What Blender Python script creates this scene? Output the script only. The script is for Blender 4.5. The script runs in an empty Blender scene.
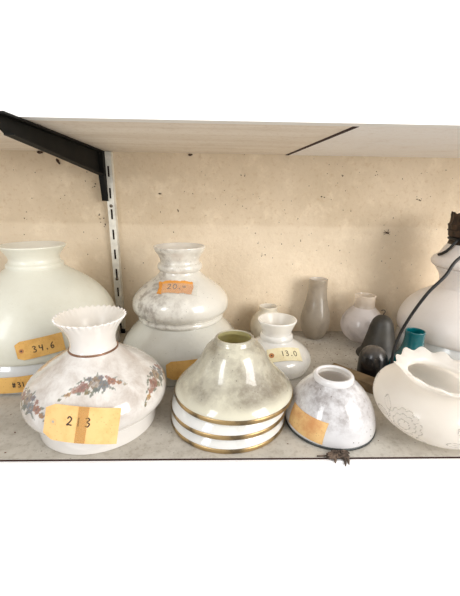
import bpy, math, random
import numpy as np
from mathutils import Vector, Matrix
from math import sin, cos, pi, radians as R

S = bpy.context.scene
COL = S.collection

# ------------------------------------------------------------------ camera
PITCH, YAW, ROLL, CAMH = 0.28223501, -0.02796584, 0.01332023, 0.27
fwd = Vector((-sin(YAW)*cos(PITCH), cos(YAW)*cos(PITCH), -sin(PITCH)))
rgt = Vector((cos(YAW), sin(YAW), 0)); upv = rgt.cross(fwd)
r2 = rgt*cos(ROLL)+upv*sin(ROLL); u2 = upv*cos(ROLL)-rgt*sin(ROLL)
cam = bpy.data.cameras.new('camera'); camo = bpy.data.objects.new('camera', cam); COL.objects.link(camo)
M = Matrix((r2, u2, -fwd)).transposed().to_4x4(); M.translation = (0, 0, CAMH); camo.matrix_world = M
cam.sensor_fit = 'HORIZONTAL'; cam.sensor_width = 36; cam.lens = 27.0; cam.clip_start = .01
S.camera = camo

# ------------------------------------------------------------------ light
S.view_settings.view_transform = 'Standard'; S.view_settings.look = 'None'
S.view_settings.gamma = 1; S.view_settings.exposure = 0.0; S.view_settings.use_curve_mapping = False
W = bpy.data.worlds.new('world'); S.world = W; W.use_nodes = True
W.node_tree.nodes['Background'].inputs[0].default_value = (1.0, .975, .95, 1)
W.node_tree.nodes['Background'].inputs[1].default_value = 0.74
def window_light(name, loc, target, sx, sy, power, col):
    l = bpy.data.lights.new(name, 'AREA'); l.shape = 'RECTANGLE'; l.size = sx; l.size_y = sy; l.energy = power; l.color = col
    o = bpy.data.objects.new(name, l); COL.objects.link(o); o.location = loc
    o.rotation_euler = (Vector(target)-Vector(loc)).to_track_quat('-Z', 'Y').to_euler()
window_light('window_daylight', (1.35, -.75, .68), (.05, .5, .1), .8, 1.3, 36, (1.0, .97, .93))
window_light('window_daylight', (-1.0, -.75, .75), (.05, .5, .1), .35, 1.0, 9, (.95, .98, 1.0))

# ------------------------------------------------------------------ helpers
def lin(c):
    return tuple(((v/255)/12.92 if v/255 <= .04045 else ((v/255+.055)/1.055)**2.4) for v in c)
def rgba(c): return (*lin(c), 1)

def tag(o, label=None, cat=None, group=None, kind=None):
    if label: o['label'] = label
    if cat: o['category'] = cat
    if group: o['group'] = group
    if kind: o['kind'] = kind
    return o
def empty(name, loc, label, cat, group=None, rz=0):
    o = bpy.data.objects.new(name, None); COL.objects.link(o); o.location = loc; o.rotation_euler.z = rz
    o.empty_display_size = .02
    return tag(o, label, cat, group)
def mesh(name, v, f, mat, parent=None, smooth=True, loc=None):
    m = bpy.data.meshes.new(name); m.from_pydata([tuple(map(float, p)) for p in v], [], f); m.update()
    if smooth: m.polygons.foreach_set('use_smooth', [True]*len(m.polygons))
    if mat: m.materials.append(mat)
    o = bpy.data.objects.new(name, m); COL.objects.link(o)
    if parent: o.parent = parent
    if loc: o.location = loc
    return o

class MB:
    def __init__(s): s.v = []; s.f = []
    def add(s, v, f):
        n = len(s.v); s.v += [tuple(p) for p in v]; s.f += [tuple(i+n for i in q) for q in f]; return s
    def box(s, x0, x1, y0, y1, z0, z1):
        v = [(x, y, z) for x in (x0, x1) for y in (y0, y1) for z in (z0, z1)]
        return s.add(v, [(0,1,3,2),(4,6,7,5),(0,4,5,1),(2,3,7,6),(0,2,6,4),(1,5,7,3)])
    def prism(s, poly, axis, a0, a1):       # polygon in the two other axes, extruded along axis
        n = len(poly); v = []
        for a in (a0, a1):
            for p in poly:
                q = list(p); q.insert(axis, a); v.append(q)
        f = [tuple(range(n)), tuple(range(2*n-1, n-1, -1))]+[(i, i+n, (i+1) % n+n, (i+1) % n) for i in range(n)]
        return s.add(v, f)
    def tube(s, pts, r, n=8, close=True):
        pts = [Vector(p) for p in pts]; rr = r if isinstance(r, (list, tuple)) else [r]*len(pts)
        v = []; up = None
        for i, p in enumerate(pts):
            d = (pts[min(i+1, len(pts)-1)]-pts[max(i-1, 0)]).normalized()
            if up is None: up = d.orthogonal().normalized()
            up = (up-d*up.dot(d)).normalized(); w = d.cross(up)
            for k in range(n):
                a = 2*pi*k/n; v.append(p+(up*cos(a)+w*sin(a))*rr[i])
        f = [(i*n+k, i*n+(k+1) % n, (i+1)*n+(k+1) % n, (i+1)*n+k) for i in range(len(pts)-1) for k in range(n)]
        f += [tuple(range(n-1, -1, -1)), tuple(range((len(pts)-1)*n, len(pts)*n))]
        return s.add(v, f)
    def blob(s, c, rad, seed=0, noise=.25, nu=10, nv=7):
        rnd = random.Random(seed); v = [(c[0], c[1], c[2]-rad[2])]
        for i in range(1, nv):
            t = pi*i/nv
            for j in range(nu):
                a = 2*pi*j/nu; k = 1+rnd.uniform(-noise, noise)
                v.append((c[0]+rad[0]*sin(t)*cos(a)*k, c[1]+rad[1]*sin(t)*sin(a)*k, c[2]-rad[2]*cos(t)*k))
        v.append((c[0], c[1], c[2]+rad[2])); f = []
        for j in range(nu):
            f.append((0, 1+(j+1) % nu, 1+j)); f.append((len(v)-1, 1+(nv-2)*nu+j, 1+(nv-2)*nu+(j+1) % nu))
            for i in range(nv-2):
                a = 1+i*nu; f.append((a+j, a+(j+1) % nu, a+nu+(j+1) % nu, a+nu+j))
        return s.add(v, f)
    def build(s, name, mat, parent=None, smooth=False, loc=None): return mesh(name, s.v, s.f, mat, parent, smooth, loc)

def spline(pts, n=8):                       # centripetal-ish Catmull-Rom through (r, z) points
    P = [Vector(p) for p in pts]
    if len(P) < 3:
        return [tuple(P[0].lerp(P[1], i/n)) for i in range(n+1)]
    out = []; E = [P[0]*2-P[1]]+P+[P[-1]*2-P[-2]]
    for i in range(1, len(E)-2):
        p0, p1, p2, p3 = E[i-1:i+3]
        t0 = 0; t1 = t0+max((p1-p0).length, 1e-6)**.5; t2 = t1+max((p2-p1).length, 1e-6)**.5; t3 = t2+max((p3-p2).length, 1e-6)**.5
        for k in range(n):
            t = t1+(t2-t1)*k/n
            a1 = p0*((t1-t)/(t1-t0))+p1*((t-t0)/(t1-t0)); a2 = p1*((t2-t)/(t2-t1))+p2*((t-t1)/(t2-t1)); a3 = p2*((t3-t)/(t3-t2))+p3*((t-t2)/(t3-t2))
            b1 = a1*((t2-t)/(t2-t0))+a2*((t-t0)/(t2-t0)); b2 = a2*((t3-t)/(t3-t1))+a3*((t-t1)/(t3-t1))
            out.append(tuple(b1*((t2-t)/(t2-t1))+b2*((t-t1)/(t2-t1))))
    out.append(tuple(P[-1])); return out
def profile(*segs, n=6):                    # smooth runs of (z, r) joined at creases
    o = []
    for s in segs:
        q = spline([(r, z) for z, r in s], n)
        o += q[1:] if o and (Vector(q[0])-Vector(o[-1])).length < 1e-5 else q
    return np.array(o)                      # columns r, z
def shell(name, prof, th, mat, parent, seg=128, mod=None, z0=0.0, thin_top=None, inner=None):
    """Glass wall of revolution: outer skin, rounded rim, inner skin, rounded foot."""
    p = prof.copy(); n = len(p)
    d = np.gradient(p, axis=0); L = np.hypot(d[:, 0], d[:, 1])+1e-9
    nx, nz = d[:, 1]/L, -d[:, 0]/L          # outward normal
    t = np.full(n, th)
    if thin_top is not None: t = th+(thin_top-th)*np.linspace(0, 1, n)**3
    inn = np.stack([np.maximum(p[:, 0]-nx*t, .0004), p[:, 1]-nz*t], 1)
    def cap(a, b, out):
        m = (a+b)/2; h = np.linalg.norm(a-b)/2
        return [m+(a-m)*cos(u)+out*h*sin(u) for u in (pi*.25, pi*.5, pi*.75)]
    tt = d[-1]/L[-1]; tb = -d[0]/L[0]
    loop = list(p)+cap(p[-1], inn[-1], tt)+list(inn[::-1])+cap(inn[0], p[0], tb)
    loop = np.array(loop); zmin = loop[:, 1].min(); loop[:, 1] -= zmin
    par = np.concatenate([np.linspace(0, 1, n), [1]*3, np.linspace(1, 0, n), [0]*3])
    ph = np.arange(seg)*2*pi/seg
    r = loop[:, 0][:, None]+0*ph; z = loop[:, 1][:, None]+0*ph
    if mod: r, z = mod(ph[None, :]+0*r, par[:, None]+0*r, r, z)
    v = np.stack([r*np.cos(ph), r*np.sin(ph), z+z0], -1).reshape(-1, 3)
    m = len(loop)
    f = [(i*seg+j, i*seg+(j+1) % seg, ((i+1) % m)*seg+(j+1) % seg, ((i+1) % m)*seg+j) for i in range(m) for j in range(seg)]
    o = mesh(name, v, f, mat, parent)
    if inner or mat in OPAL:              # the clean inner skin of the glass
        o.data.materials.append(inner or m_inner)
        o.data.polygons.foreach_set('material_index', [1 if n+1 < i < 2*n+3 else 0 for i in range(m) for j in range(seg)])
    SURF[parent.name] = (loop[:n, 0], loop[:n, 1]+z0)
    return o
SURF = {}; OPAL = []
def ring(name, r, z, w, h, mat, parent, seg=96, top=True, lean=0):   # closed band of revolution with rounded section
    sec = [(r+w*cos(a), z+h*sin(a)) for a in np.arange(10)*2*pi/10]
    v = [(q[0]*cos(2*pi*j/seg), q[0]*sin(2*pi*j/seg), q[1]) for q in sec for j in range(seg)]
    f = [(i*seg+j, i*seg+(j+1) % seg, ((i+1) % 10)*seg+(j+1) % seg, ((i+1) % 10)*seg+j) for i in range(10) for j in range(seg)]
    return mesh(name, v, f, mat, parent)

# ------------------------------------------------------------------ materials
class NT:
    def __init__(s, name):
        s.m = bpy.data.materials.new(name); s.m.use_nodes = True; s.t = s.m.node_tree; s.b = s.t.nodes['Principled BSDF']
        s.obj = s.n('ShaderNodeTexCoord').outputs['Object']
    def n(s, k, **kw):
        x = s.t.nodes.new(k)
        for a, b in kw.items(): setattr(x, a, b)
        return x
    def l(s, a, b): s.t.links.new(a, b)
    def put(s, sock, v):
        if isinstance(v, bpy.types.NodeSocket): s.l(v, sock)
        else: sock.default_value = v
    def noise(s, scale, detail=5, rough=.6, dist=0, stretch=None):
        x = s.n('ShaderNodeTexNoise'); x.inputs['Scale'].default_value = scale; x.inputs['Detail'].default_value = detail
        x.inputs['Roughness'].default_value = rough; x.inputs['Distortion'].default_value = dist
        v = s.obj
        if stretch:
            mp = s.n('ShaderNodeMapping'); mp.inputs['Scale'].default_value = stretch; s.l(v, mp.inputs['Vector']); v = mp.outputs[0]
        s.l(v, x.inputs['Vector']); return x.outputs['Fac']
    def mapr(s, v, a, b, c=0., d=1.):
        x = s.n('ShaderNodeMapRange'); x.interpolation_type = 'SMOOTHSTEP'; s.l(v, x.inputs[0])
        for i, k in enumerate((a, b, c, d)): x.inputs[i+1].default_value = k
        return x.outputs[0]
    def math(s, op, a, b):
        x = s.n('ShaderNodeMath', operation=op); s.put(x.inputs[0], a); s.put(x.inputs[1], b); return x.outputs[0]
    def mix(s, f, a, b):
        x = s.n('ShaderNodeMix', data_type='RGBA'); s.put(x.inputs[0], f); s.put(x.inputs[6], a); s.put(x.inputs[7], b); return x.outputs[2]
    def axis(s, k):
        x = s.n('ShaderNodeSeparateXYZ'); s.l(s.obj, x.inputs[0]); return x.outputs['XYZ'.index(k)]
    def specks(s, scale, size, seed=0):
        mp = s.n('ShaderNodeMapping'); mp.inputs['Location'].default_value = (seed, seed*.7, 0); s.l(s.obj, mp.inputs['Vector'])
        x = s.n('ShaderNodeTexVoronoi'); x.inputs['Scale'].default_value = scale; s.l(mp.outputs[0], x.inputs['Vector'])
        return s.mapr(x.outputs['Distance'], size, size*.5)
    def set(s, **kw):
        for k, v in kw.items(): s.put(s.b.inputs[k.replace('_', ' ')], v)
        return s
    def bump(s, h, dist, strength=1):
        x = s.n('ShaderNodeBump'); x.inputs['Distance'].default_value = dist; x.inputs['Strength'].default_value = strength
        s.l(h, x.inputs['Height']); s.l(x.outputs[0], s.b.inputs['Normal']); return s

def translucent(t, c, k):
    """Opal glass: part of the light goes back, part goes through the wall."""
    dim = t.n('ShaderNodeVectorMath', operation='SCALE'); t.l(c, dim.inputs[0]); dim.inputs['Scale'].default_value = 1-k
    thr = t.n('ShaderNodeVectorMath', operation='SCALE'); t.l(c, thr.inputs[0]); thr.inputs['Scale'].default_value = k
    t.l(dim.outputs[0], t.b.inputs['Base Color'])
    tr = t.n('ShaderNodeBsdfTranslucent'); t.l(thr.outputs[0], tr.inputs['Color'])
    ad = t.n('ShaderNodeAddShader'); t.l(t.b.outputs[0], ad.inputs[0]); t.l(tr.outputs[0], ad.inputs[1])
    out = [n for n in t.t.nodes if n.type == 'OUTPUT_MATERIAL'][0]; t.l(ad.outputs[0], out.inputs['Surface'])
def milk(name, base, dirt=(150, 140, 125), amount=.5, scale=18, lo=.42, hi=.72, grad=None, rough=.16, sss=.3, spk=.25, fine=(90, 80, 70), coat=.8, det=9, dist=.0):
    t = NT(name); f = t.mapr(t.noise(scale, det, .7, dist), lo, hi, 0, amount)
    if grad:
        for ax, a, b in grad: f = t.math('MULTIPLY', f, t.mapr(t.axis(ax), a, b))
    c = t.mix(f, rgba(base), rgba(dirt))
    s = t.math('MULTIPLY', t.specks(170, .16, 3), t.mapr(t.noise(35, 3), .5, .62)); s = t.math('MULTIPLY', s, spk)
    c = t.mix(s, c, rgba(fine))
    t.set(Base_Color=c, Roughness=t.math('ADD', rough, t.math('MULTIPLY', f, .35)), Coat_Weight=coat, Coat_Roughness=.04)
    translucent(t, c, sss); OPAL.append(t.m)
    return t.m
def plain(name, c, rough=.6, metal=0., var=.0, scale=40, **kw):
    t = NT(name)
    col = rgba(c)
    if var: col = t.mix(t.mapr(t.noise(scale, 6), .35, .65), col, rgba([v*(1-var) for v in c]))
    t.set(Base_Color=col, Roughness=rough, Metallic=metal, **kw); return t.m
def frosted(name, base, dirt, amount, trans, rough, scale=25, paint=None, ior=1.4, k=.5):
    t = NT(name); f = t.mapr(t.noise(scale, 6, .6, .4), .4, .7, 0, amount)
    c = t.mix(f, rgba(base), rgba(dirt)); tr = trans; ro = rough
    if paint:
        a = t.n('ShaderNodeVertexColor', layer_name='paint').outputs['Alpha']
        c = t.mix(t.math('MULTIPLY', a, .55), c, rgba(paint)); ro = t.math('SUBTRACT', rough, t.math('MULTIPLY', a, .25))
        t.bump(a, .001, .8)
    t.set(Base_Color=c, Transmission_Weight=tr, Roughness=ro, IOR=ior, Coat_Weight=.5, Coat_Roughness=.06)
    if k: translucent(t, c, k)
    return t.m

def inner_skin(name, c, k=.62):
    t = NT(name); t.set(Roughness=.3); cc = t.n('ShaderNodeRGB'); cc.outputs[0].default_value = rgba(c); translucent(t, cc.outputs[0], k); return t.m
m_inner = inner_skin('opal_inner_skin', (246, 243, 238)); m_innerD = inner_skin('yellow_inner_skin', (238, 232, 180)); m_innerN = inner_skin('frosted_inner_skin', (252, 250, 247), .7)
def paper(name, c, d):
    t = NT(name)
    k = t.mix(t.mapr(t.noise(45, 6, .65), .4, .7), rgba(c), rgba(d))
    k = t.mix(t.math('MULTIPLY', t.specks(260, .2, 5), .35), k, rgba((120, 80, 40)))
    t.set(Base_Color=k, Roughness=.8); return t.m

def plaster():
    t = NT('old_plaster')
    c = t.mix(t.mapr(t.noise(3.5, 6, .6), .3, .7), rgba((226, 208, 182)), rgba((206, 187, 159)))
    c = t.mix(t.math('MULTIPLY', t.mapr(t.noise(22, 7, .7), .48, .7), .5), c, rgba((242, 226, 200)))
    c = t.mix(t.math('MULTIPLY', t.mapr(t.noise(110, 5, .75), .52, .68), .45), c, rgba((196, 168, 132)))
    sp = t.math('MULTIPLY', t.specks(62, .085, 2), t.mapr(t.noise(9, 3), .46, .56))
    c = t.mix(t.math('MULTIPLY', sp, .8), c, rgba((105, 80, 55)))
    # lower wall colour mixed a touch lighter, up to a wavering line
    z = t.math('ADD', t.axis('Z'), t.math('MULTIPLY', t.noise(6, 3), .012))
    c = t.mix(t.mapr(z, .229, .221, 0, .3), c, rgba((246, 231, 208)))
    t.set(Base_Color=c, Roughness=.85); t.bump(t.noise(120, 6, .7), .002, .7); return t.m
def painted_board(name, a, b, stretch, spk=.6, rough=.6, grime=(120, 105, 85), gl=(.5, .75), ga=.5):
    t = NT(name)
    c = t.mix(t.mapr(t.noise(5, 7, .65, .3, stretch), .32, .68), rgba(a), rgba(b))
    c = t.mix(t.math('MULTIPLY', t.mapr(t.noise(26, 7, .7), *gl), ga), c, rgba(grime)); c = t.mix(t.math('MULTIPLY', t.mapr(t.noise(150, 4, .7), .5, .66), ga*.7), c, rgba(grime))
    s = t.math('MULTIPLY', t.specks(120, .14, 7), t.mapr(t.noise(14, 3), .44, .56))
    c = t.mix(t.math('MULTIPLY', s, spk), c, rgba((80, 68, 56)))
    s = t.math('MULTIPLY', t.specks(260, .17, 1), t.mapr(t.noise(25, 3), .44, .56))
    c = t.mix(t.math('MULTIPLY', s, spk*.8), c, rgba((92, 80, 66)))
    t.set(Base_Color=c, Roughness=rough); t.bump(t.noise(60, 5), .0008, .3); return t.m

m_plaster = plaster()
m_shelf = painted_board('grey_shelf_paint', (196, 191, 181), (178, 172, 161), (1, 3, 1), grime=(134, 122, 106), ga=.5, gl=(.46, .74))
m_under = painted_board('streaked_board', (249, 240, 228), (236, 224, 208), (.5, 7, 1), spk=.1, grime=(190, 165, 135), ga=.3)
m_under2 = painted_board('pale_board', (253, 250, 247), (249, 244, 239), (.5, 3, 1), spk=.05, grime=(215, 200, 185), ga=.3)
m_edge = painted_board('white_edge_paint', (246, 245, 246), (238, 236, 236), (1, 1, 1), spk=.1, grime=(225, 215, 205), ga=.2)
m_fascia = painted_board('white_fascia_paint', (250, 249, 247), (246, 244, 241), (1, 1, 1), spk=.0, grime=(240, 235, 228), ga=.15)
m_gap = plain('dark_gap', (52, 28, 25), .9)
m_blackmetal = plain('black_painted_steel', (22, 22, 19), .7, 0, .35, 60, Specular_IOR_Level=.2)
m_whitemetal = plain('cream_painted_steel', (240, 237, 226), .45, 0, .12, 50)
m_screw = plain('dull_screw', (110, 100, 88), .4, .8)
m_brown = plain('rusty_brass', (74, 56, 42), .6, .35, .5, 90)
m_cord = plain('black_rubber', (16, 16, 17), .5)
m_gold = NT('gilded_edge')
m_gold.set(Base_Color=m_gold.mix(m_gold.mapr(m_gold.noise(28, 5), .42, .62), rgba((178, 150, 104)), rgba((104, 90, 68))), Roughness=.32, Metallic=.7)
m_gold = m_gold.m
m_bronze = plain('bronze_line', (150, 112, 88), .35, .45, .2, 60)
m_ink = plain('brown_ink', (62, 48, 38), .7)
m_tag = paper('manila_paper', (226, 180, 104), (206, 156, 82))
m_tag_pale = paper('pale_manila_paper', (230, 188, 126), (214, 170, 106))
m_tag_orange = paper('aged_orange_paper', (214, 146, 62), (188, 118, 48))
m_tag_cream = paper('cream_paper', (236, 226, 190), (222, 208, 166))
m_tag_faded = paper('faded_orange_paper', (226, 188, 128), (204, 146, 92))
m_eyelet = plain('eyelet_board', (186, 128, 82), .8)
m_eyelet_pale = plain('eyelet_manila', (214, 180, 124), .8)
m_hole = plain('punched_hole', (66, 62, 58), .8)
m_hole_grey = plain('punched_hole_pale', (176, 168, 156), .8)
def tape_mat(name, c, a):
    t = NT(name); t.set(Base_Color=rgba(c), Roughness=.2, Alpha=a); return t.m
m_tape = tape_mat('yellowed_tape', (196, 150, 84), .3)
m_tape_clear = tape_mat('clear_tape', (215, 212, 200), .14)

m_milkA = milk('cream_opal_glass', (240, 240, 228), (214, 210, 190), .5, 7, .35, .75, None, .3, .3, .12, coat=.25)
m_milkA2 = milk('cool_opal_glass', (232, 233, 232), (200, 198, 190), .5, 9)
m_milkC = milk('mottled_opal_glass', (240, 237, 228), (158, 148, 136), .9, 75, .36, .66, [('X', .06, -.055)], .2, .3, .5)
m_milkC2 = milk('grey_opal_glass', (230, 229, 220), (205, 201, 188), .55, 10, .35, .7, None, .13, .3, .3)
m_milkD = milk('dusty_opal_glass', (230, 226, 207), (128, 116, 98), .95, 15, .30, .68, [('Z', .009, .021)], .14, .3, .6)
m_milkD2 = milk('clean_opal_glass', (244, 244, 241), (190, 186, 178), .45, 20, .5, .75, None, .12)
m_milkE = milk('white_opal_glass', (250, 249, 245), (222, 218, 206), .5, 10, .45, .75, None, .2, .3, .1)
m_milkF = milk('small_opal_glass', (236, 230, 214), (204, 192, 170), .5, 14)
m_milkO = milk('bluish_opal_glass', (241, 241, 244), (160, 152, 150), .85, 70, .36, .68, [('Z', .008, .04)], .16, .42, .9)
m_milkOring = milk('white_opal_collar', (240, 239, 240), (200, 196, 192), .3, 20)
m_milkM = milk('rosy_opal_glass', (250, 245, 241), (228, 217, 210), .5, 6, .35, .75, None, .32, .3, .15, coat=.15)
m_blackrim = plain('black_rim', (62, 66, 66), .4, .2, .3, 50)
m_frostN = frosted('etched_frosted_glass', (238, 235, 230), (218, 212, 204), .4, .45, .42, 14, paint=(188, 183, 175), ior=1.25, k=.45)
m_frostG = frosted('grey_frosted_glass', (184, 175, 161), (142, 132, 119), .6, .35, .5, 30)
m_frostH = frosted('lilac_frosted_glass', (236, 231, 230), (158, 150, 149), 1., .3, .4, 13)
m_frostHc = frosted('clear_collar_glass', (232, 226, 218), (200, 190, 180), .5, .55, .2, 30)
m_teal = frosted('teal_glass', (4, 118, 126), (4, 84, 92), .5, .35, .16, 20, k=.3)
m_bell = plain('sooty_bell_glass', (62, 58, 51), .5, 0, .35, 30)
t = NT('smoked_glass'); zz = t.mapr(t.axis('Z'), .035, .050)
t.set(Base_Color=t.mix(t.math('MULTIPLY', zz, t.mapr(t.noise(60, 5), .25, .75, .5, 1)), rgba((20, 18, 18)), rgba((98, 92, 86))), Roughness=.25, Coat_Weight=.1); m_smoke = t.m
m_bar = plain('weathered_wood', (134, 112, 82), .75, 0, .25, 25)
m_dead = plain('dry_leaf', (112, 94, 80), .9, 0, .45, 140)
m_insect = plain('dark_insect', (72, 52, 38), .8)
t = NT('painted_opal_glass')
f = t.math('MULTIPLY', t.mapr(t.noise(30, 9, .7, .3), .32, .72, 0, .75), t.mapr(t.axis('Z'), .02, .06)); f = t.math('MULTIPLY', f, t.mapr(t.axis('Z'), .105, .085))
c = t.mix(f, rgba((246, 243, 239)), rgba((180, 164, 150)))
vc = t.n('ShaderNodeVertexColor', layer_name='paint')
wear = t.mapr(t.noise(160, 5, .7), .34, .5, .6, 1.0)
c = t.mix(t.math('MULTIPLY', vc.outputs['Alpha'], wear), c, vc.outputs['Color'])
t.set(Roughness=.15, Coat_Weight=.8, Coat_Roughness=.04); translucent(t, c, .3); m_milkB = t.m; OPAL.append(t.m)

# ------------------------------------------------------------------ setting
YW, ZT, YF = .681, .3476, .3091
XL, XR = -1.1, 1.2
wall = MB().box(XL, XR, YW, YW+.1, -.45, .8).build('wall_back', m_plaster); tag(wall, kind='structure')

low = empty('shelf_board', (0, YF, 0), 'grey stained lower shelf board carrying all the glass shades', 'shelf')
MB().box(XL, XR, .0012, YW-YF, -.0125, 0).build('board', m_shelf, low)
MB().box(XL, XR, -.0022, .0012, -.0125, -.0007).build('joint', m_gap, low)
MB().box(XL, XR, -.005, -.0022, -.0137, -.0001).build('edge_strip', m_edge, low)
apron = MB().box(XL, XR, YF+.0, YF+.016, -.45, -.0137).build('trim_1', m_fascia); tag(apron, kind='structure')

upr = empty('shelf_board', (0, YF, ZT), 'pale upper shelf seen from below, two boards with a dark seam', 'shelf')
sx = lambda y: .118+(y-.708)*(.148-.118)/(.413-.708)      # the seam between the two boards
YU = .412; q0 = YU-YF                      # the upper shelf is the shallower one
xb, xf = sx(YW), sx(YU)
MB().prism([(XL, q0), (xf-.0012, q0), (xb-.0012, YW-YF), (XL, YW-YF)], 2, 0, .018).build('board', m_under, upr)
tag(MB().prism([(xf+.0012, q0), (XR, q0), (XR, YW-YF), (xb+.0012, YW-YF)], 2, -.0006, .018).build('board', m_under2, upr), 'whiter right-hand board')
MB().prism([(xf-.0027, q0), (xf+.0027, q0), (xb+.0027, YW-YF), (xb-.0027, YW-YF)], 2, -.0009, .017).build('seam', m_gap, upr)
fas = MB().box(XL, XR, YU-.016, YU, ZT-.0006, .8).build('trim_2', m_fascia); tag(fas, kind='structure')

# slotted upright
up = empty('slotted_upright', (-.2045, YW, 0), 'white slotted steel shelf upright screwed to the back wall', 'shelf rail')
b = MB(); x0, x1, y0, y1 = -.0066, .0066, -.012, 0
b.box(x0, x0+.0012, y0, y1, .001, ZT-.001); b.box(x1-.0012, x1, y0, y1, .001, ZT-.001)
b.box(x0, -.0018, y0-.0006, y0+.0006, .001, ZT-.001); b.box(.0018, x1, y0-.0006, y0+.0006, .001, ZT-.001)
zs = .0025; slots = []
while zs < ZT-.02:
    slots.append(zs); zs += .0377
prev = .001
for s in slots:
    b.box(-.0018, .0018, y0-.0006, y0+.0006, prev, s); prev = s+.0185
b.box(-.0018, .0018, y0-.0006, y0+.0006, prev, ZT-.001)
b.build('channel', m_whitemetal, up)
MB().box(x0+.0012, x1-.0012, -.0045, -.0005, .001, ZT-.001).build('channel_back', m_gap, up)
for z in (.2528, .1136):
    MB().tube([(0, y0-.0003, z), (0, y0-.0018, z)], [.0032, .0026], 12).build('screw', m_screw, up, True)
MB().box(.0005, .0085, y0-.004, y0-.0007, .001, .009).build('foot_clip', m_blackmetal, up)

br = empty('shelf_bracket', (-.2095, YW-.0135, ZT), 'black steel bracket arm under the upper shelf, hooked into the white upright', 'bracket')
arm = [(0, -.0008), (0, -.086), (-.006, -.086), (-.014, -.040), (-.18, -.0265), (-.285, -.0185), (-.298, -.012), (-.298, -.0008)]
b = MB().prism(arm, 0, -.0085, -.0065); b.build('arm_plate', m_blackmetal, br)
b = MB().prism([(-.014, -.040), (-.18, -.0265), (-.285, -.0185), (-.285, -.0200), (-.18, -.0280), (-.016, -.0415)], 0, -.0085, .0022); b.build('lower_lip', m_blackmetal, br)
MB().box(-.0085, .0022, -.298, -.002, -.003, -.0008).build('upper_lip', m_blackmetal, br)
b = MB().prism([(-.0005, -.003), (-.0005, -.086), (-.004, -.086), (-.0135, -.042), (-.0135, -.003)], 0, -.0065, .0014); b.build('wall_flange', m_blackmetal, br)

# ------------------------------------------------------------------ tags and handwriting
DIG = {'0': [[(.5, 1), (.15, .75), (.12, .3), (.45, 0), (.85, .25), (.85, .75), (.5, 1)]],
       '1': [[(.45, 1), (.5, 0)]],
       '2': [[(.1, .75), (.4, 1), (.8, .8), (.6, .45), (.1, .05), (.45, .1), (.95, .05)]],
       '3': [[(.1, .9), (.5, 1), (.8, .8), (.4, .55), (.85, .35), (.6, .02), (.1, .1)]],
       '4': [[(.15, 1), (.15, .55), (.5, .5), (.85, .6)], [(.85, 1), (.7, 0)]],
       '6': [[(.8, 1), (.4, .75), (.15, .3), (.4, 0), (.8, .15), (.7, .45), (.3, .35)]],
       '.': [[(.4, .02), (.6, .0), (.6, .12), (.4, .1), (.4, .02)]],
       '-': [[(.0, .55), (.5, .6), (1.0, .5)]],
       '=': [[(.0, .62), (.9, .68)], [(.05, .4), (.8, .44)]],
       '#': [[(.3, 1), (.2, 0)], [(.7, 1), (.6, 0)], [(.0, .65), (1, .7)], [(.0, .3), (.9, .35)]]}
def frame_at(own, phi, z):
    r_, z_ = SURF[own.name]; i = int(np.argmin(np.abs(z_-z)+ (0 if True else 0)))
    i = min(max(i, 2), len(r_)-3)
    r = float(np.interp(z, z_[i-1:i+2], r_[i-1:i+2])) if z_[i+1] > z_[i-1] else float(r_[i])
    d = Vector((r_[i+2]-r_[i-2], z_[i+2]-z_[i-2])).normalized()
    e = Vector((cos(phi), sin(phi), 0)); U = Vector((-sin(phi), cos(phi), 0))
    T = e*d.x+Vector((0, 0, d.y)); N = U.cross(T).normalized()
    P = e*r+Vector((0, 0, z)); hn = max(abs(N.dot(e)), .25)
    return P, U, T, N, r/hn
def sheet(name, fn, u0, u1, v0, v1, nu, nv, mat, parent, th=.0005, shape=None, n0=0.0):
    v = []
    for k in (n0+th, n0):
        for i in range(nu+1):
            for j in range(nv+1):
                u = u0+(u1-u0)*i/nu; w = v0+(v1-v0)*j/nv
                if shape: u, w = shape(u, w)
                v.append(fn(u, w, k))
    q = (nu+1)*(nv+1); g = lambda i, j: i*(nv+1)+j
    f = [(g(i, j), g(i+1, j), g(i+1, j+1), g(i, j+1)) for i in range(nu) for j in range(nv)]
    f += [tuple(x+q for x in reversed(p)) for p in f]
    rim = [g(i, 0) for i in range(nu+1)]+[g(nu, j) for j in range(1, nv+1)]+[g(i, nv) for i in range(nu-1, -1, -1)]+[g(0, j) for j in range(nv-1, 0, -1)]
    f += [(rim[k], rim[k]+q, rim[(k+1) % len(rim)]+q, rim[(k+1) % len(rim)]) for k in range(len(rim))]
    return mesh(name, v, f, mat, parent, smooth=False)
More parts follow.
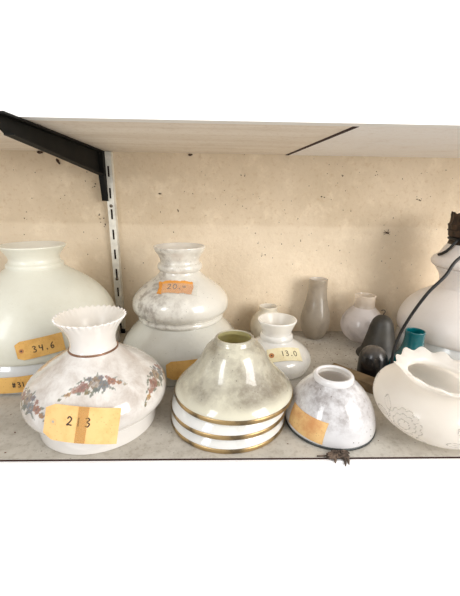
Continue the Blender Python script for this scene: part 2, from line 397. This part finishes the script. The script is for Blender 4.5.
def price_tag(own, phi, z, roll, w, h, mat, text='', th=.0045, tx=0., ty=0., clip=.007, hole=True, eyelet=None, hole_mat=None, bend=1.06, lift=.0006, ragged=0, tape=None, ink=.0011, gap=.25, conform=False, spread=1.0, er=.0031, hx=None):
    P, U, T, N, Rn = frame_at(own, phi, z); Rb = Rn*bend; cr, sr = cos(roll), sin(roll)
    def fn(u, v, k):
        a = u*cr-v*sr; b_ = u*sr+v*cr
        if conform:                       # a soft tag pasted down on the glass, following it both ways
            r_, z_ = SURF[own.name]; s = np.concatenate([[0], np.cumsum(np.hypot(np.diff(r_), np.diff(z_)))])
            i = int(np.argmin(np.abs(z_-z))); sv = s[i]+b_
            rr = float(np.interp(sv, s, r_)); zz_ = float(np.interp(sv, s, z_)); j = min(max(int(np.searchsorted(s, sv)), 1), len(s)-2)
            d = Vector((r_[j+1]-r_[j-1], z_[j+1]-z_[j-1])).normalized(); p = phi+a/rr; e = Vector((cos(p), sin(p), 0))
            n_ = e*d.y-Vector((0, 0, d.x)); return e*rr+Vector((0, 0, zz_))+n_*(lift+k)
        t_ = a/Rb
        return P+U*((Rb+k)*sin(t_))+T*b_+N*((Rb+k)*cos(t_)-Rb+lift)
    rnd = random.Random(int(1e4*w)); rag = [rnd.uniform(-1, 1)*ragged for _ in range(64)]
    def shape(u, v):
        d = u+w/2
        if clip and d < clip: v *= 1-(clip-d)/h*1.1
        if ragged: v += rag[int((u+w/2)/w*14) % 64]*(abs(v) > h*.45); u += rag[int((v+h/2)/h*6)+30]*(abs(u) > w*.49)
        return u, v
    o = sheet('price_tag', fn, -w/2, w/2, -h/2, h/2, 24, 8, mat, own, shape=shape)
    if hole:
        b = MB(); c = (-w/2+(hx or clip*.95), 0)
        def disc(r0, r1, k0, k1):
            n = 20; vv = [fn(c[0]+r_*cos(2*pi*i/n), c[1]+r_*sin(2*pi*i/n), k) for r_, k in ((r0, k0), (r0, k1), (r1, k1), (r1, k0)) for i in range(n)]
            ff = [(a*n+i, a*n+(i+1) % n, ((a+1) % 4)*n+(i+1) % n, ((a+1) % 4)*n+i) for a in range(4) for i in range(n)]
            return vv, ff
        b.add(*disc(.0013, er, .0005, .0009)); b.build('eyelet', eyelet or m_eyelet, o, False)
        MB().add([fn(c[0]+.0014*cos(2*pi*i/16), c[1]+.0014*sin(2*pi*i/16), k) for k in (.00052, .00066) for i in range(16)],
                 [tuple(range(16, 32))]+[(i, (i+1) % 16, 16+(i+1) % 16, 16+i) for i in range(16)]).build('hole', hole_mat or m_hole, o)
    if text:
        b = MB(); x = tx
        for ch in text:
            cw = th*(.62 if ch not in '.1 ' else (.3 if ch != ' ' else .4))
            for st in DIG.get(ch, []):
                pts = [Vector(p) for p in spline([(x+p[0]*cw, ty+p[1]*th-th/2) for p in st], 4)]
                vv = []; n = len(pts)
                for i, p in enumerate(pts):
                    d = (pts[min(i+1, n-1)]-pts[max(i-1, 0)]).normalized(); nn = Vector((-d.y, d.x))*ink/2
                    for q, k in ((p+nn, .0006), (p-nn, .0006), (p-nn, .00075), (p+nn, .00075)): vv.append(fn(q.x, q.y, k))
                ff = [(i*4+a, i*4+(a+1) % 4, i*4+4+(a+1) % 4, i*4+4+a) for i in range(n-1) for a in range(4)]+[(0, 1, 2, 3), (n*4-1, n*4-2, n*4-3, n*4-4)]
                b.add(vv, ff)
            x += (cw+th*gap)*spread
        b.build('handwriting', m_ink, o)
    if tape:
        u0, u1, v0, v1, tm = tape
        sheet('tape', fn, u0, u1, v0, v1, 14, 10, tm, o, th=.00015, n0=.00078)
    return o

# ------------------------------------------------------------------ shades
def at(label, loc, cat='lampshade', name='lampshade', group=None): return empty(name, loc, label, cat, group)

# A: the two big dome shades at the left wall, one slipped over the other
AX, AY = -.297, .5535; SA = np.array([.955, 1])
a2 = at('big white dome shade underneath the 34.6 shade at far left, tag marked 31', (AX, AY, 0))
shell('glass_body', profile([(0, .123), (.006, .125), (.022, .1255), (.034, .1235)], [(.034, .1235), (.041, .1205), (.055, .1145), (.075, .102), (.095, .083), (.108, .062), (.116, .045)], [(.116, .045), (.124, .0385), (.132, .041), (.14, .046)])*SA, .003, m_milkA2, a2)
a1 = at('big cream-white dome shade with flared neck at far left, tag marked 34.6', (AX, AY, .0425))
shell('glass_body', profile([(0, .1225), (.003, .1245), (.012, .125), (.03, .1235), (.05, .1175), (.072, .104), (.092, .083), (.107, .06), (.115, .0475), (.118, .0435)],
      [(.118, .0435), (.1205, .0438), (.1235, .0432), (.126, .040)], [(.126, .040), (.131, .0383), (.137, .040), (.145, .0455), (.1505, .0505)])*SA, .0028, m_milkA, a1)
# B: painted shade, front left
b_ = at('squat white shade with painted flower sprays and crimped rim, front left', (-.1515, .3835, 0))
def crimp(ph, p, r, z):
    k = np.clip((p-.90)/.10, 0, 1)**1.5; w = np.cos(34*ph)
    return r+k*w*.0011, z+k*w*.0008
pB = profile([(0, .0765), (.012, .0772), (.0215, .0782)], [(.0215, .0782), (.024, .0835), (.031, .0905), (.041, .0928), (.052, .0895), (.064, .079), (.075, .064), (.084, .048), (.090, .0375), (.0935, .032)],
             [(.0935, .032), (.096, .0303), (.101, .0287), (.110, .0295), (.120, .034), (.128, .0398), (.133, .0438)], n=10)*np.array([.895, 1.01])
ob = shell('glass_body', pB, .0026, m_milkB, b_, seg=384, mod=crimp, thin_top=.0018)
ring('neck_band', .0272, .0972, 0.0014, .0014, m_bronze, b_)
def paint(o, fn):
    me = o.data; n = len(me.vertices); co = np.empty(n*3); me.vertices.foreach_get('co', co); co = co.reshape(-1, 3)
    a = me.color_attributes.new('paint', 'FLOAT_COLOR', 'POINT'); a.data.foreach_set('color', fn(co).astype(np.float32).ravel())
def florals(co):
    r = np.hypot(co[:, 0], co[:, 1]); ph = np.arctan2(co[:, 1], co[:, 0]); z = co[:, 2]
    out = np.zeros((len(co), 4)); out[:, :3] = 1
    rp, zp = SURF[b_.name]; s = np.concatenate([[0], np.cumsum(np.hypot(np.diff(rp), np.diff(zp)))])
    idx = np.argmin(np.abs(rp[None, ::1]-r[:, None])*1.0+np.abs(zp[None]-z[:, None]), 1); sv = s[idx]
    outer = (np.abs(rp[idx]-r)+np.abs(zp[idx]-z)) < .0012
    C = {k: np.array(lin(v)) for k, v in dict(red=(130, 74, 60), pink=(166, 120, 104), tan=(150, 126, 96), blue=(84, 102, 116), orange=(160, 100, 62), green=(90, 100, 80), gold=(180, 144, 70), dark=(78, 58, 50)).items()}
    fl = [(-.019, -.001, .0078, 'red', 'pink'), (-.002, .003, .0088, 'tan', 'dark'), (.012, -.003, .0074, 'blue', 'tan'), (.024, .001, .0058, 'orange', 'red'), (-.030, -.004, .0046, 'pink', 'orange'),
          (-.038, -.009, .0038, 'gold', 'orange'), (.033, -.003, .0036, 'orange', 'gold'), (-.010, .010, .0042, 'blue', 'tan'), (.009, .010, .0044, 'blue', 'pink'), (.0, -.009, .0045, 'green', 'blue'), (-.012, -.010, .0042, 'green', 'gold'), (.019, .009, .0036, 'pink', 'red'), (-.046, -.014, .0026, 'green', 'gold'), (.040, -.007, .0028, 'green', 'gold')]
    lv = [(-.026, .008, .006, .0022, .6), (-.034, .0, .006, .002, .2), (-.006, -.014, .006, .0022, 1.2), (.02, -.010, .0065, .0024, -.6), (.030, .006, .006, .002, .5), (.004, .015, .005, .002, 1.4), (-.018, .012, .005, .002, 2.2), (-.042, -.008, .005, .0016, .5), (.037, .000, .005, .0016, -.5), (-.024, -.010, .005, .002, -.4), (.009, -.013, .005, .002, .9)]
    for pc, s0 in SPRAYS:
        i0 = int(np.argmin(np.abs(zp[:40*2]-0)))  # arc origin
        da = (ph-pc+pi) % (2*pi)-pi; a = da*.083; b = sv-s0
        b = (b-.002)*1.38 + .006*(np.abs(a)/.04)**2
        for (x, y, L, wd, an) in lv:
            u = (a-x)*cos(an)+(b-y)*sin(an); v = -(a-x)*sin(an)+(b-y)*cos(an)
            m = ((u/L)**2+(v/wd)**2 < 1) & outer; out[m] = (*C['green'], .75)
        for (x, y, rad, c1, c2) in fl:
            dx, dy = a-x, b-y; d = np.hypot(dx, dy); th = np.arctan2(dy, dx)
            pr = 1.22*rad*(.90+.10*np.cos(6*th+x*900)); m = (d < pr) & outer
            sh = (.5+.5*np.cos(d/rad*9+2*np.cos(5*th)))[:, None]
            colr = C[c1]*(1-sh*.55)+C[c2]*sh*.55; out[m, :3] = colr[m]; out[m, 3] = .88
            m = (d < rad*.3) & outer; out[m, :3] = C['dark' if c1 != 'dark' else 'tan']*.6+C[c2]*.4
    return out
_s = np.concatenate([[0], np.cumsum(np.hypot(np.diff(SURF[b_.name][0]), np.diff(SURF[b_.name][1])))])
def arc_at(zq): return float(np.interp(zq, SURF[b_.name][1], _s))
SPRAYS = [(R(-70), arc_at(.0765)), (R(-70-66), arc_at(.056)), (R(-70+68), arc_at(.060)), (R(112), arc_at(.06))]
paint(ob, florals)

# C: two-tier shades behind, one on the other
CX, CY = -.0665, .5568
c2 = at('wide grey-white dome shade underneath the marked 20 shade, blank orange tag', (CX, CY, 0))
shell('glass_body', profile([(0, .101), (.004, .1015), (.012, .1022), (.027, .1005), (.042, .0945), (.056, .084), (.070, .0705), (.083, .058), (.094, .046), (.102, .038)]), .003, m_milkC2, c2)
c1 = at('dusty bulbous white shade with beaded neck, tag marked 20, on the dome shade', (CX, CY, .0755))
shell('glass_body', profile([(0, .0685), (.0025, .0705), (.006, .0700), (.0085, .0675)], [(.0085, .0675), (.012, .0725), (.018, .0775), (.027, .0788), (.037, .0765), (.049, .0672), (.060, .0535), (.068, .042), (.073, .0365)],
      [(.073, .0365), (.0765, .0335), (.0800, .0320)], [(.0800, .0320), (.0825, .0350), (.0870, .0362), (.0910, .0350), (.0932, .0318)], [(.0932, .0318), (.098, .0315), (.106, .0350), (.113, .0395), (.118, .0415)]), .0026, m_milkC, c1)
# D: stack of three flared shades
pD = profile([(.0, .0735), (.0036, .0740)], [(.0036, .0740), (.0065, .0732), (.0125, .0688), (.020, .0612), (.028, .0535), (.036, .0472), (.044, .0425), (.052, .0385), (.059, .0340), (.0640, .0290), (.0660, .0258)], [(.0660, .0258), (.0678, .0248), (.0702, .0240), (.0718, .0225)])
dl = ['gilt-edged white flared shade at the bottom of the stack of three', 'gilt-edged white flared shade in the middle of the stack of three', 'dusty grey-smudged flared shade on top of the stack of three']
dz = [0, .0172, .0345]; dof = [(-.0070, -.0040), (-.0062, -.0035), (0, 0)]; dsc = [.98, .98, 1.005]
for i in range(3):
    d = at(dl[i], (.0172+dof[i][0], .392+dof[i][1], dz[i]), group='flared shades in the stack of three')
    shell('glass_body', pD*np.array([dsc[i], 1]), .0026, m_milkD if i == 2 else m_milkD2, d, inner=m_innerD if i == 2 else None)
    ring('gilt_edge', .0734*dsc[i], 0.0031, .0014, .0031, m_gold, d)
# E: white vase-shaped shade with the 13.0 tag
e = at('clean white shade with flared neck and cream tag marked 13.0', (.0912, .521, 0))
shell('glass_body', profile([(0, .046), (.003, .052), (.010, .0558), (.018, .0576), (.027, .055), (.036, .047), (.043, .0375), (.049, .029), (.052, .0265)], [(.052, .0265), (.0555, .0268), (.059, .0258), (.061, .0238)], [(.061, .0238), (.066, .0240), (.074, .0272), (.083, .0312)]), .0026, m_milkE, e)
# F: little shade at the wall
fo = at('small cream round shade against the wall behind the 13.0 shade', (.093, .638, 0))
shell('glass_body', profile([(0, .018), (.003, .025), (.013, .0325), (.026, .0352), (.038, .0325), (.047, .026), (.052, .0205)], [(.052, .0205), (.055, .0182), (.059, .0182), (.062, .0188)])*np.array([.98, 1.1]), .0022, m_milkF, fo)
# G: chimney
g = at('grey frosted glass chimney standing upright against the wall', (.190, .6505, 0), 'lamp chimney', 'lamp_chimney')
shell('glass_body', profile([(0, .0165), (.003, .0195), (.012, .0245), (.027, .0295), (.042, .0298), (.055, .0275), (.070, .0238), (.085, .0205), (.100, .0188), (.112, .0186), (.122, .0188)])*np.array([.96, .985]), .0018, m_frostG, g, inner=m_innerN)
# H: globe with clear collar
hh = at('round frosted globe shade with short collar, against the wall right of the chimney', (.279, .6335, 0), 'lampshade', 'globe_lampshade')
shell('glass_body', profile([(0, .013), (.002, .020), (.010, .031), (.022, .0385), (.035, .0408), (.048, .038), (.060, .030), (.068, .0225), (.0705, .0195)]), .002, m_frostH, hh, inner=m_innerN)
s_ = SURF[hh.name]
shell('collar', profile([(0, .0195), (.004, .0187), (.012, .0187), (.018, .0190), (.0215, .0196)]), .0018, m_frostHc, hh, z0=.0704)
SURF[hh.name] = s_
# O: bowl shade with black rim
o_ = at('white bowl shade with black rim and blank pasted paper tag, front right of centre', (.1375, .3730, 0))
shell('glass_body', profile([(.0015, .0545), (.006, .0552), (.014, .0545), (.025, .0515), (.036, .0460), (.046, .0385), (.0535, .0305), (.0575, .0245)])*np.array([.985, 1.05]), .0026, m_milkO, o_)
so = SURF[o_.name]
shell('collar', profile([(0, .0238), (.002, .0243), (.005, .0240), (.0068, .0228)]), .0046, m_milkOring, o_, z0=.0587)
SURF[o_.name] = so
ring('black_rim', .0535, .0019, .0015, .0019, m_blackrim, o_)
# N: ruffled etched shade
n_ = at('frosted cream shade with etched flowers and wavy ruffled rim, front right', (.2535, .3650, 0))
def ruffle(ph, p, r, z):
    k = np.clip((p-.70)/.30, 0, 1)**1.6; w = np.cos(12*(ph)+.6)
    q = np.clip((p-.70)/.30, 0, 1)**2
    d = np.abs((ph-R(168)+pi) % (2*pi)-pi); tip = np.exp(-(d/.14)**2)*k      # the one lobe that curls furthest out
    return r+k*w*.0017+tip*.006, z+q*(w*.0021+.0010*np.cos(3*ph+1))+tip*.003
pN = profile([(0, .028), (.001, .034), (.006, .047), (.015, .0585), (.025, .0648), (.036, .0660), (.046, .0628), (.0545, .0545), (.060, .0450), (.063, .0390), (.0645, .0365)], [(.0645, .0365), (.0675, .0365), (.0705, .0395), (.0735, .0445), (.0750, .0485)], n=10)
on = shell('glass_body', pN, .0024, m_frostN, n_, seg=320, mod=ruffle, thin_top=.0016, inner=m_innerN)
def etch(co):
    r = np.hypot(co[:, 0], co[:, 1]); ph = np.arctan2(co[:, 1], co[:, 0]); z = co[:, 2]
    rp, zp = SURF[n_.name]; s = np.concatenate([[0], np.cumsum(np.hypot(np.diff(rp), np.diff(zp)))])
    idx = np.argmin(np.abs(rp[None]-r[:, None])+np.abs(zp[None]-z[:, None]), 1); sv = s[idx]
    s0 = float(np.interp(.028, zp[:60], s[:60])); al = np.zeros(len(co))
    for k in range(5):
        pc = R(-143+72*k); a = ((ph-pc+pi) % (2*pi)-pi)*.064; b = sv-s0
        d = np.hypot(a, b); th = np.arctan2(b, a)
        for rad, npet, off in ((.0190, 13, 0), (.0130, 10, .3), (.0065, 6, .1)):
            pr = rad*(.86+.14*np.abs(np.cos(npet/2*th+off))); al = np.maximum(al, np.exp(-((d-pr)/.0008)**2))
            al = np.maximum(al, ((d < rad) & (d > rad*.55))*np.exp(-(np.sin(npet/2*th+off+pi/2)*d/.0005)**2)*.8)
        al = np.maximum(al, (d < .020)*.25)
        for lx, ly, an in ((-.025, .012, 2.4), (-.029, -.002, 3.2), (.022, -.017, -.7), (.032, -.018, -.2), (.012, -.025, -1.3), (-.014, -.023, -2.2)):
            u = (a-lx)*cos(an)+(b-ly)*sin(an); v = -(a-lx)*sin(an)+(b-ly)*cos(an)
            e_ = np.sqrt((u/.0085)**2+(v/.0036)**2); al = np.maximum(al, np.exp(-((e_-1)/.14)**2)*.9); al = np.maximum(al, (e_ < 1)*np.exp(-(v/.0004)**2)*.8)
    out = np.ones((len(co), 4)); out[:, 3] = al; return out
paint(on, etch)
# it has rolled over on its rounded foot and leans to the right
TILT = Matrix.Rotation(R(4), 4, 'Y') @ Matrix.Rotation(R(6), 4, 'X')
n_.rotation_euler = TILT.to_euler()
n_.location.z = -min((TILT @ v.co).z for v in on.data.vertices)+.0006

# M: tall shade with the rusty burner collar, over a second one
MX, MY = .4235, .566
m2 = at('plain pale shade underneath the burner-topped shade at far right', (MX, MY, 0))
shell('glass_body', profile([(0, .0965), (.006, .099), (.02, .1), (.034, .098), (.044, .0935)], [(.044, .0935), (.06, .0885), (.08, .077), (.095, .062), (.105, .05)]), .003, m_milkA2, m2)
m1 = at('large rosy-white domed shade with ridged neck and rusty burner, far right', (MX, MY, .0442))
shell('glass_body', profile([(0, .0965), (.004, .0992), (.014, .1002), (.030, .0975), (.048, .0885), (.064, .073), (.076, .054), (.0825, .0435)], [(.0825, .0435), (.09, .0425), (.104, .0455), (.114, .0520), (.1165, .0525)], [(.1165, .0525), (.1172, .0505)],
      [(.1172, .0505), (.119, .0570), (.1235, .0605), (.129, .0605), (.134, .0570), (.137, .0525)], [(.137, .0525), (.1385, .0505), (.147, .046), (.154, .042), (.1585, .038)]), .0028, m_milkM, m1)
sm = SURF[m1.name]
def jag(ph, p, r, z):
    k = np.clip((p-.6)/.4, 0, 1); return r+.0008*np.sin(ph*23)*p+.001*k*np.sin(9*ph), z+k*(.0016*np.sign(np.sin(9*ph))*np.abs(np.sin(9*ph))**.3+.0008*np.sin(31*ph+1))
shell('burner_collar', profile([(0, .0405), (.008, .0385), (.0115, .0375)], [(.0115, .0375), (.0125, .041), (.018, .0422), (.028, .0435), (.032, .0450)], [(.032, .0450), (.034, .0430), (.044, .0422), (.049, .0430)]), .0018, m_brown, m1, seg=160, mod=jag, z0=.1555)
ring('burner_band', .0395, .1655, .0024, .0024, m_cord, m1)
ring('burner_rib', .0432, .1790, .0012, .0012, m_brown, m1)
SURF[m1.name] = sm
MB().tube([(-.0395, -.012, .1665), (-.0440, -.012, .160), (-.0482, -.010, .152), (-.0518, -.006, .1455), (-.0540, .0, .1410), (-.0550, .007, .1385)], .0025, 8).build('cord_tail', m_cord, m1, True)

def smooth3(pts, n=8):
    P = [Vector(p) for p in pts]; E = [P[0]*2-P[1]]+P+[P[-1]*2-P[-2]]; out = []
    for i in range(1, len(E)-2):
        for k in range(n):
            t = k/n; a, b, c, d = E[i-1:i+3]
            out.append(.5*((2*b)+(c-a)*t+(2*a-5*b+4*c-d)*t*t+(3*b-a-3*c+d)*t**3))
    return out+[P[-1]]
cab = MB().tube(smooth3([(.4675, .556, .2105), (.476, .520, .225), (.450, .482, .238), (.410, .461, .239), (.365, .452, .224), (.319, .450, .197), (.297, .440, .174), (.278, .440, .151), (.265, .449, .115), (.2565, .456, .080), (.2525, .456, .054), (.2525, .454, .033), (.2560, .4495, .014), (.264, .4460, .0045), (.276, .4435, .0022), (.292, .4415, .0021)]), .0021, 10).build('electric_cable', m_cord, None, True)
tag(cab, 'black electric cable draped down in front of the burner-topped shade', 'cable')

# I: smoke bell, J: smoked dome, K: teal chimney, L: bar
i_ = at('sooty dark grey bell-shaped glass with wire hook, before the round globe', (.2845, .564, 0), 'smoke bell', 'smoke_bell')
shell('glass_body', profile([(0, .0405), (.002, .0400), (.006, .0355), (.014, .0315), (.025, .0285), (.040, .0245), (.055, .0212), (.066, .0172), (.0725, .011), (.0755, .004), (.0758, .0008)])*np.array([.93, 1]), .002, m_bell, i_, seg=96)
MB().tube(smooth3([(0, 0, .0735), (0, 0, .079), (.002, 0, .0815), (.0015, 0, .085), (-.002, 0, .0862), (-.005, 0, .0845)], 5), .0007, 6).build('wire_hook', m_cord, i_, True)
j_ = at('small black smoked-glass dome with dusty top, beside the brown wooden bar', (.2415, .4915, 0), 'glass dome', 'glass_dome')
shell('glass_body', profile([(0, .0245), (.012, .0245), (.024, .0240), (.034, .0212), (.041, .0150), (.0445, .007), (.0452, .0008)])*np.array([.9, 1.1]), .002, m_smoke, j_, seg=96)
k_ = at('teal glass lamp chimney with narrow neck behind the ruffled shade', (.2925, .4765, 0), 'lamp chimney', 'lamp_chimney')
shell('glass_body', profile([(0, .0245), (.003, .0285), (.012, .0312), (.022, .0308), (.034, .0258), (.044, .0198), (.053, .0160), (.062, .0142), (.072, .0138), (.0775, .0143)])*np.array([.99, 1.05]), .002, m_teal, k_, seg=96)
bar = MB()
p0, p1 = Vector((.1765, .5000)), Vector((.2315, .4410)); dd = (p1-p0).normalized(); nn = Vector((-dd.y, dd.x))*.0125
q = [p0+nn, p1+nn, p1-nn, p0-nn]; bev = .0012
lv = []
for off, z in ((0, .0), (0, .0125), (bev, .0138)):
    c0 = (p0+p1)/2
    lv += [(*(pt+(c0-pt).normalized()*off), z) for pt in q]
bar.add(lv, [(3, 2, 1, 0), (8, 9, 10, 11)]+[(k*4+i, k*4+(i+1) % 4, k*4+4+(i+1) % 4, k*4+4+i) for k in (0, 1) for i in range(4)])
tag(bar.build('wooden_bar', m_bar), 'short brown wooden bar lying between the bowl shade and the smoked dome', 'bar')

# crumpled leaf at the front edge and other debris
lf = MB(); rnd = random.Random(4)
for k in range(16):
    c = Vector((.1285+rnd.uniform(-.0085, .0085), .3110+rnd.uniform(-.0035, .003), .0022+rnd.uniform(0, .0022)))
    lf.blob(c, (rnd.uniform(.003, .006), rnd.uniform(.002, .0038), rnd.uniform(.0018, .0026)), k, .5)
for x, x2, z in ((.124, .1235, -.0012), (.1335, .1350, -.0050), (.1365, .1385, -.0030)):
    lf.tube([(x, .3095, .003), ((x+x2)/2, .3038, .0015), (x2, .3022, z)], [.0022, .0019, .0006], 6)
lf.tube([(.122, .3105, .0022), (.113, .3108, .0012), (.106, .311, .0008)], .0009, 5)
tag(lf.build('dead_leaf', m_dead), 'crumpled brown dead leaf at the shelf edge under the bowl shade', 'leaf')

def insect(x, z, s, ang, label, legs=True):
    o = empty('dead_insect', (x, YW, z), label, 'insect', 'dead insects on the back wall')
    b = MB().blob((0, -.0016*s, 0), (.0030*s, .0016*s, .0018*s), 3, .15).blob((.0035*s, -.0014*s, .0006*s), (.0016*s, .0013*s, .0013*s), 5, .15)
    ob_ = b.build('body', m_insect, o, True); ob_.rotation_euler.y = ang
    if legs:
        l = MB()
        for a in (-.5, .3, 1.1, 2.4, 3.0, 3.6):
            l.tube([(0, -.0008, 0), (.005*s*cos(a), -.002, .005*s*sin(a)), (.009*s*cos(a*1.05), -.0006, .009*s*sin(a*1.05))], .00035, 5)
        l.build('legs', m_insect, o)
    return o
insect(.326, .208, .8, .4, 'dead insect with thin legs stuck on the wall left of the rusty burner')
insect(-.298, .331, 1.3, 1.2, 'dark dead insect on the wall just below the black bracket arm', False)
insect(-.329, .3445, 1.3, .1, 'brown dead insect in the wall corner above the far-left shade', False)
insect(-.058, .3445, 1.0, .0, 'brown dead insect under the upper shelf at the middle of the wall', False)
insect(-.116, .276, .7, .2, 'dark dead insect on the wall right of the slotted upright', False)
sp = MB(); rnd = random.Random(11)
spots = [(-.232, .235), (-.228, .226), (-.222, .216), (-.238, .288), (.04, .31), (.194, .276), (.084, .16), (.378, .273), (.384, .270), (-.085, .243), (.23, .31), (.29, .318)]
for x, z in spots:
    for k in range(3): sp.blob((x+rnd.uniform(-.004, .004), YW-.0005, z+rnd.uniform(-.004, .004)), (rnd.uniform(.0006, .0016), .0006, rnd.uniform(.0006, .0014)), k, .3, 6, 4)
for k in range(150):
    x, z = rnd.uniform(-.45, .5), rnd.uniform(.02, .345); s = rnd.uniform(.0004, .0009)
    sp.blob((x, YW-.0003, z), (s, .0005, s*rnd.uniform(.7, 1.6)), k, .3, 6, 4)
tag(sp.build('wall_specks', m_insect), 'scattered dark fly specks on the beige back wall', 'specks', kind='stuff')
cr = MB(); mats = []
def clear(x, y):
    for ob2 in COL.objects:
        if ob2.type == 'EMPTY' and 'label' in ob2 and ob2.location.z < .05 and ob2.name in SURF and ob2.name not in ('shelf_board',):
            if math.hypot(x-ob2.location.x, y-ob2.location.y) < SURF[ob2.name][0].max()+.003: return False
    return True
n = 0
while n < 190:
    x, y = rnd.uniform(-.4, .5), rnd.uniform(.315, .676)
    if n > 110: x, y = rnd.gauss(.2, .06), rnd.uniform(.50, .67)
    if not clear(x, y) or (.165 < x < .26 and .42 < y < .51): n += .2; continue
    s = rnd.uniform(.0004, .0010); cr.blob((x, y, s*.5), (s*rnd.uniform(.8, 1.6), s, s*.6), n if isinstance(n, int) else 1, .3, 6, 4); n = int(n)+1
tag(cr.build('shelf_crumbs', plain('crumbs', (108, 74, 54), .9)), 'scattered brown crumbs and grit on the grey shelf', 'crumbs', kind='stuff')

# ------------------------------------------------------------------ price tags
price_tag(a1, R(-66), .0265, R(6), .060, .0265, m_tag, '34.6', .0085, -.010, -.001, ink=.0012, gap=.35)
price_tag(a2, R(-82), .017, R(3), .070, .024, m_tag, '#31', .0075, -.008, .0, ink=.0012)
price_tag(b_, R(-82), .0485, R(-10), .074, .037, m_tag_pale, '213', .009, -.014, .003, clip=.010, eyelet=m_eyelet_pale, hole_mat=m_hole_grey, bend=1.25, lift=.001, tape=(-.004, .006, -.0185, .0185, m_tape), ink=.0013, gap=.5)
price_tag(c1, R(-93), .064, R(1), .053, .0245, m_tag_orange, '20.=', .010, -.012, .0, clip=.0, hole=False, ragged=.0012, ink=.0011, tape=(-.02, .034, -.014, .007, m_tape_clear))
price_tag(c2, R(-80), .028, R(2), .060, .027, m_tag, '', clip=.008, hole=False)
price_tag(e, R(-79), .041, R(-2), .054, .023, m_tag_cream, '13.0', .009, -.005, .001, clip=.0, hx=.006, er=.0040, hole_mat=m_hole, ink=.001, gap=.3)
price_tag(o_, R(-140), .020, R(-4), .050, .026, m_tag_faded, '', clip=.0, hole=False, conform=True, lift=.0003)
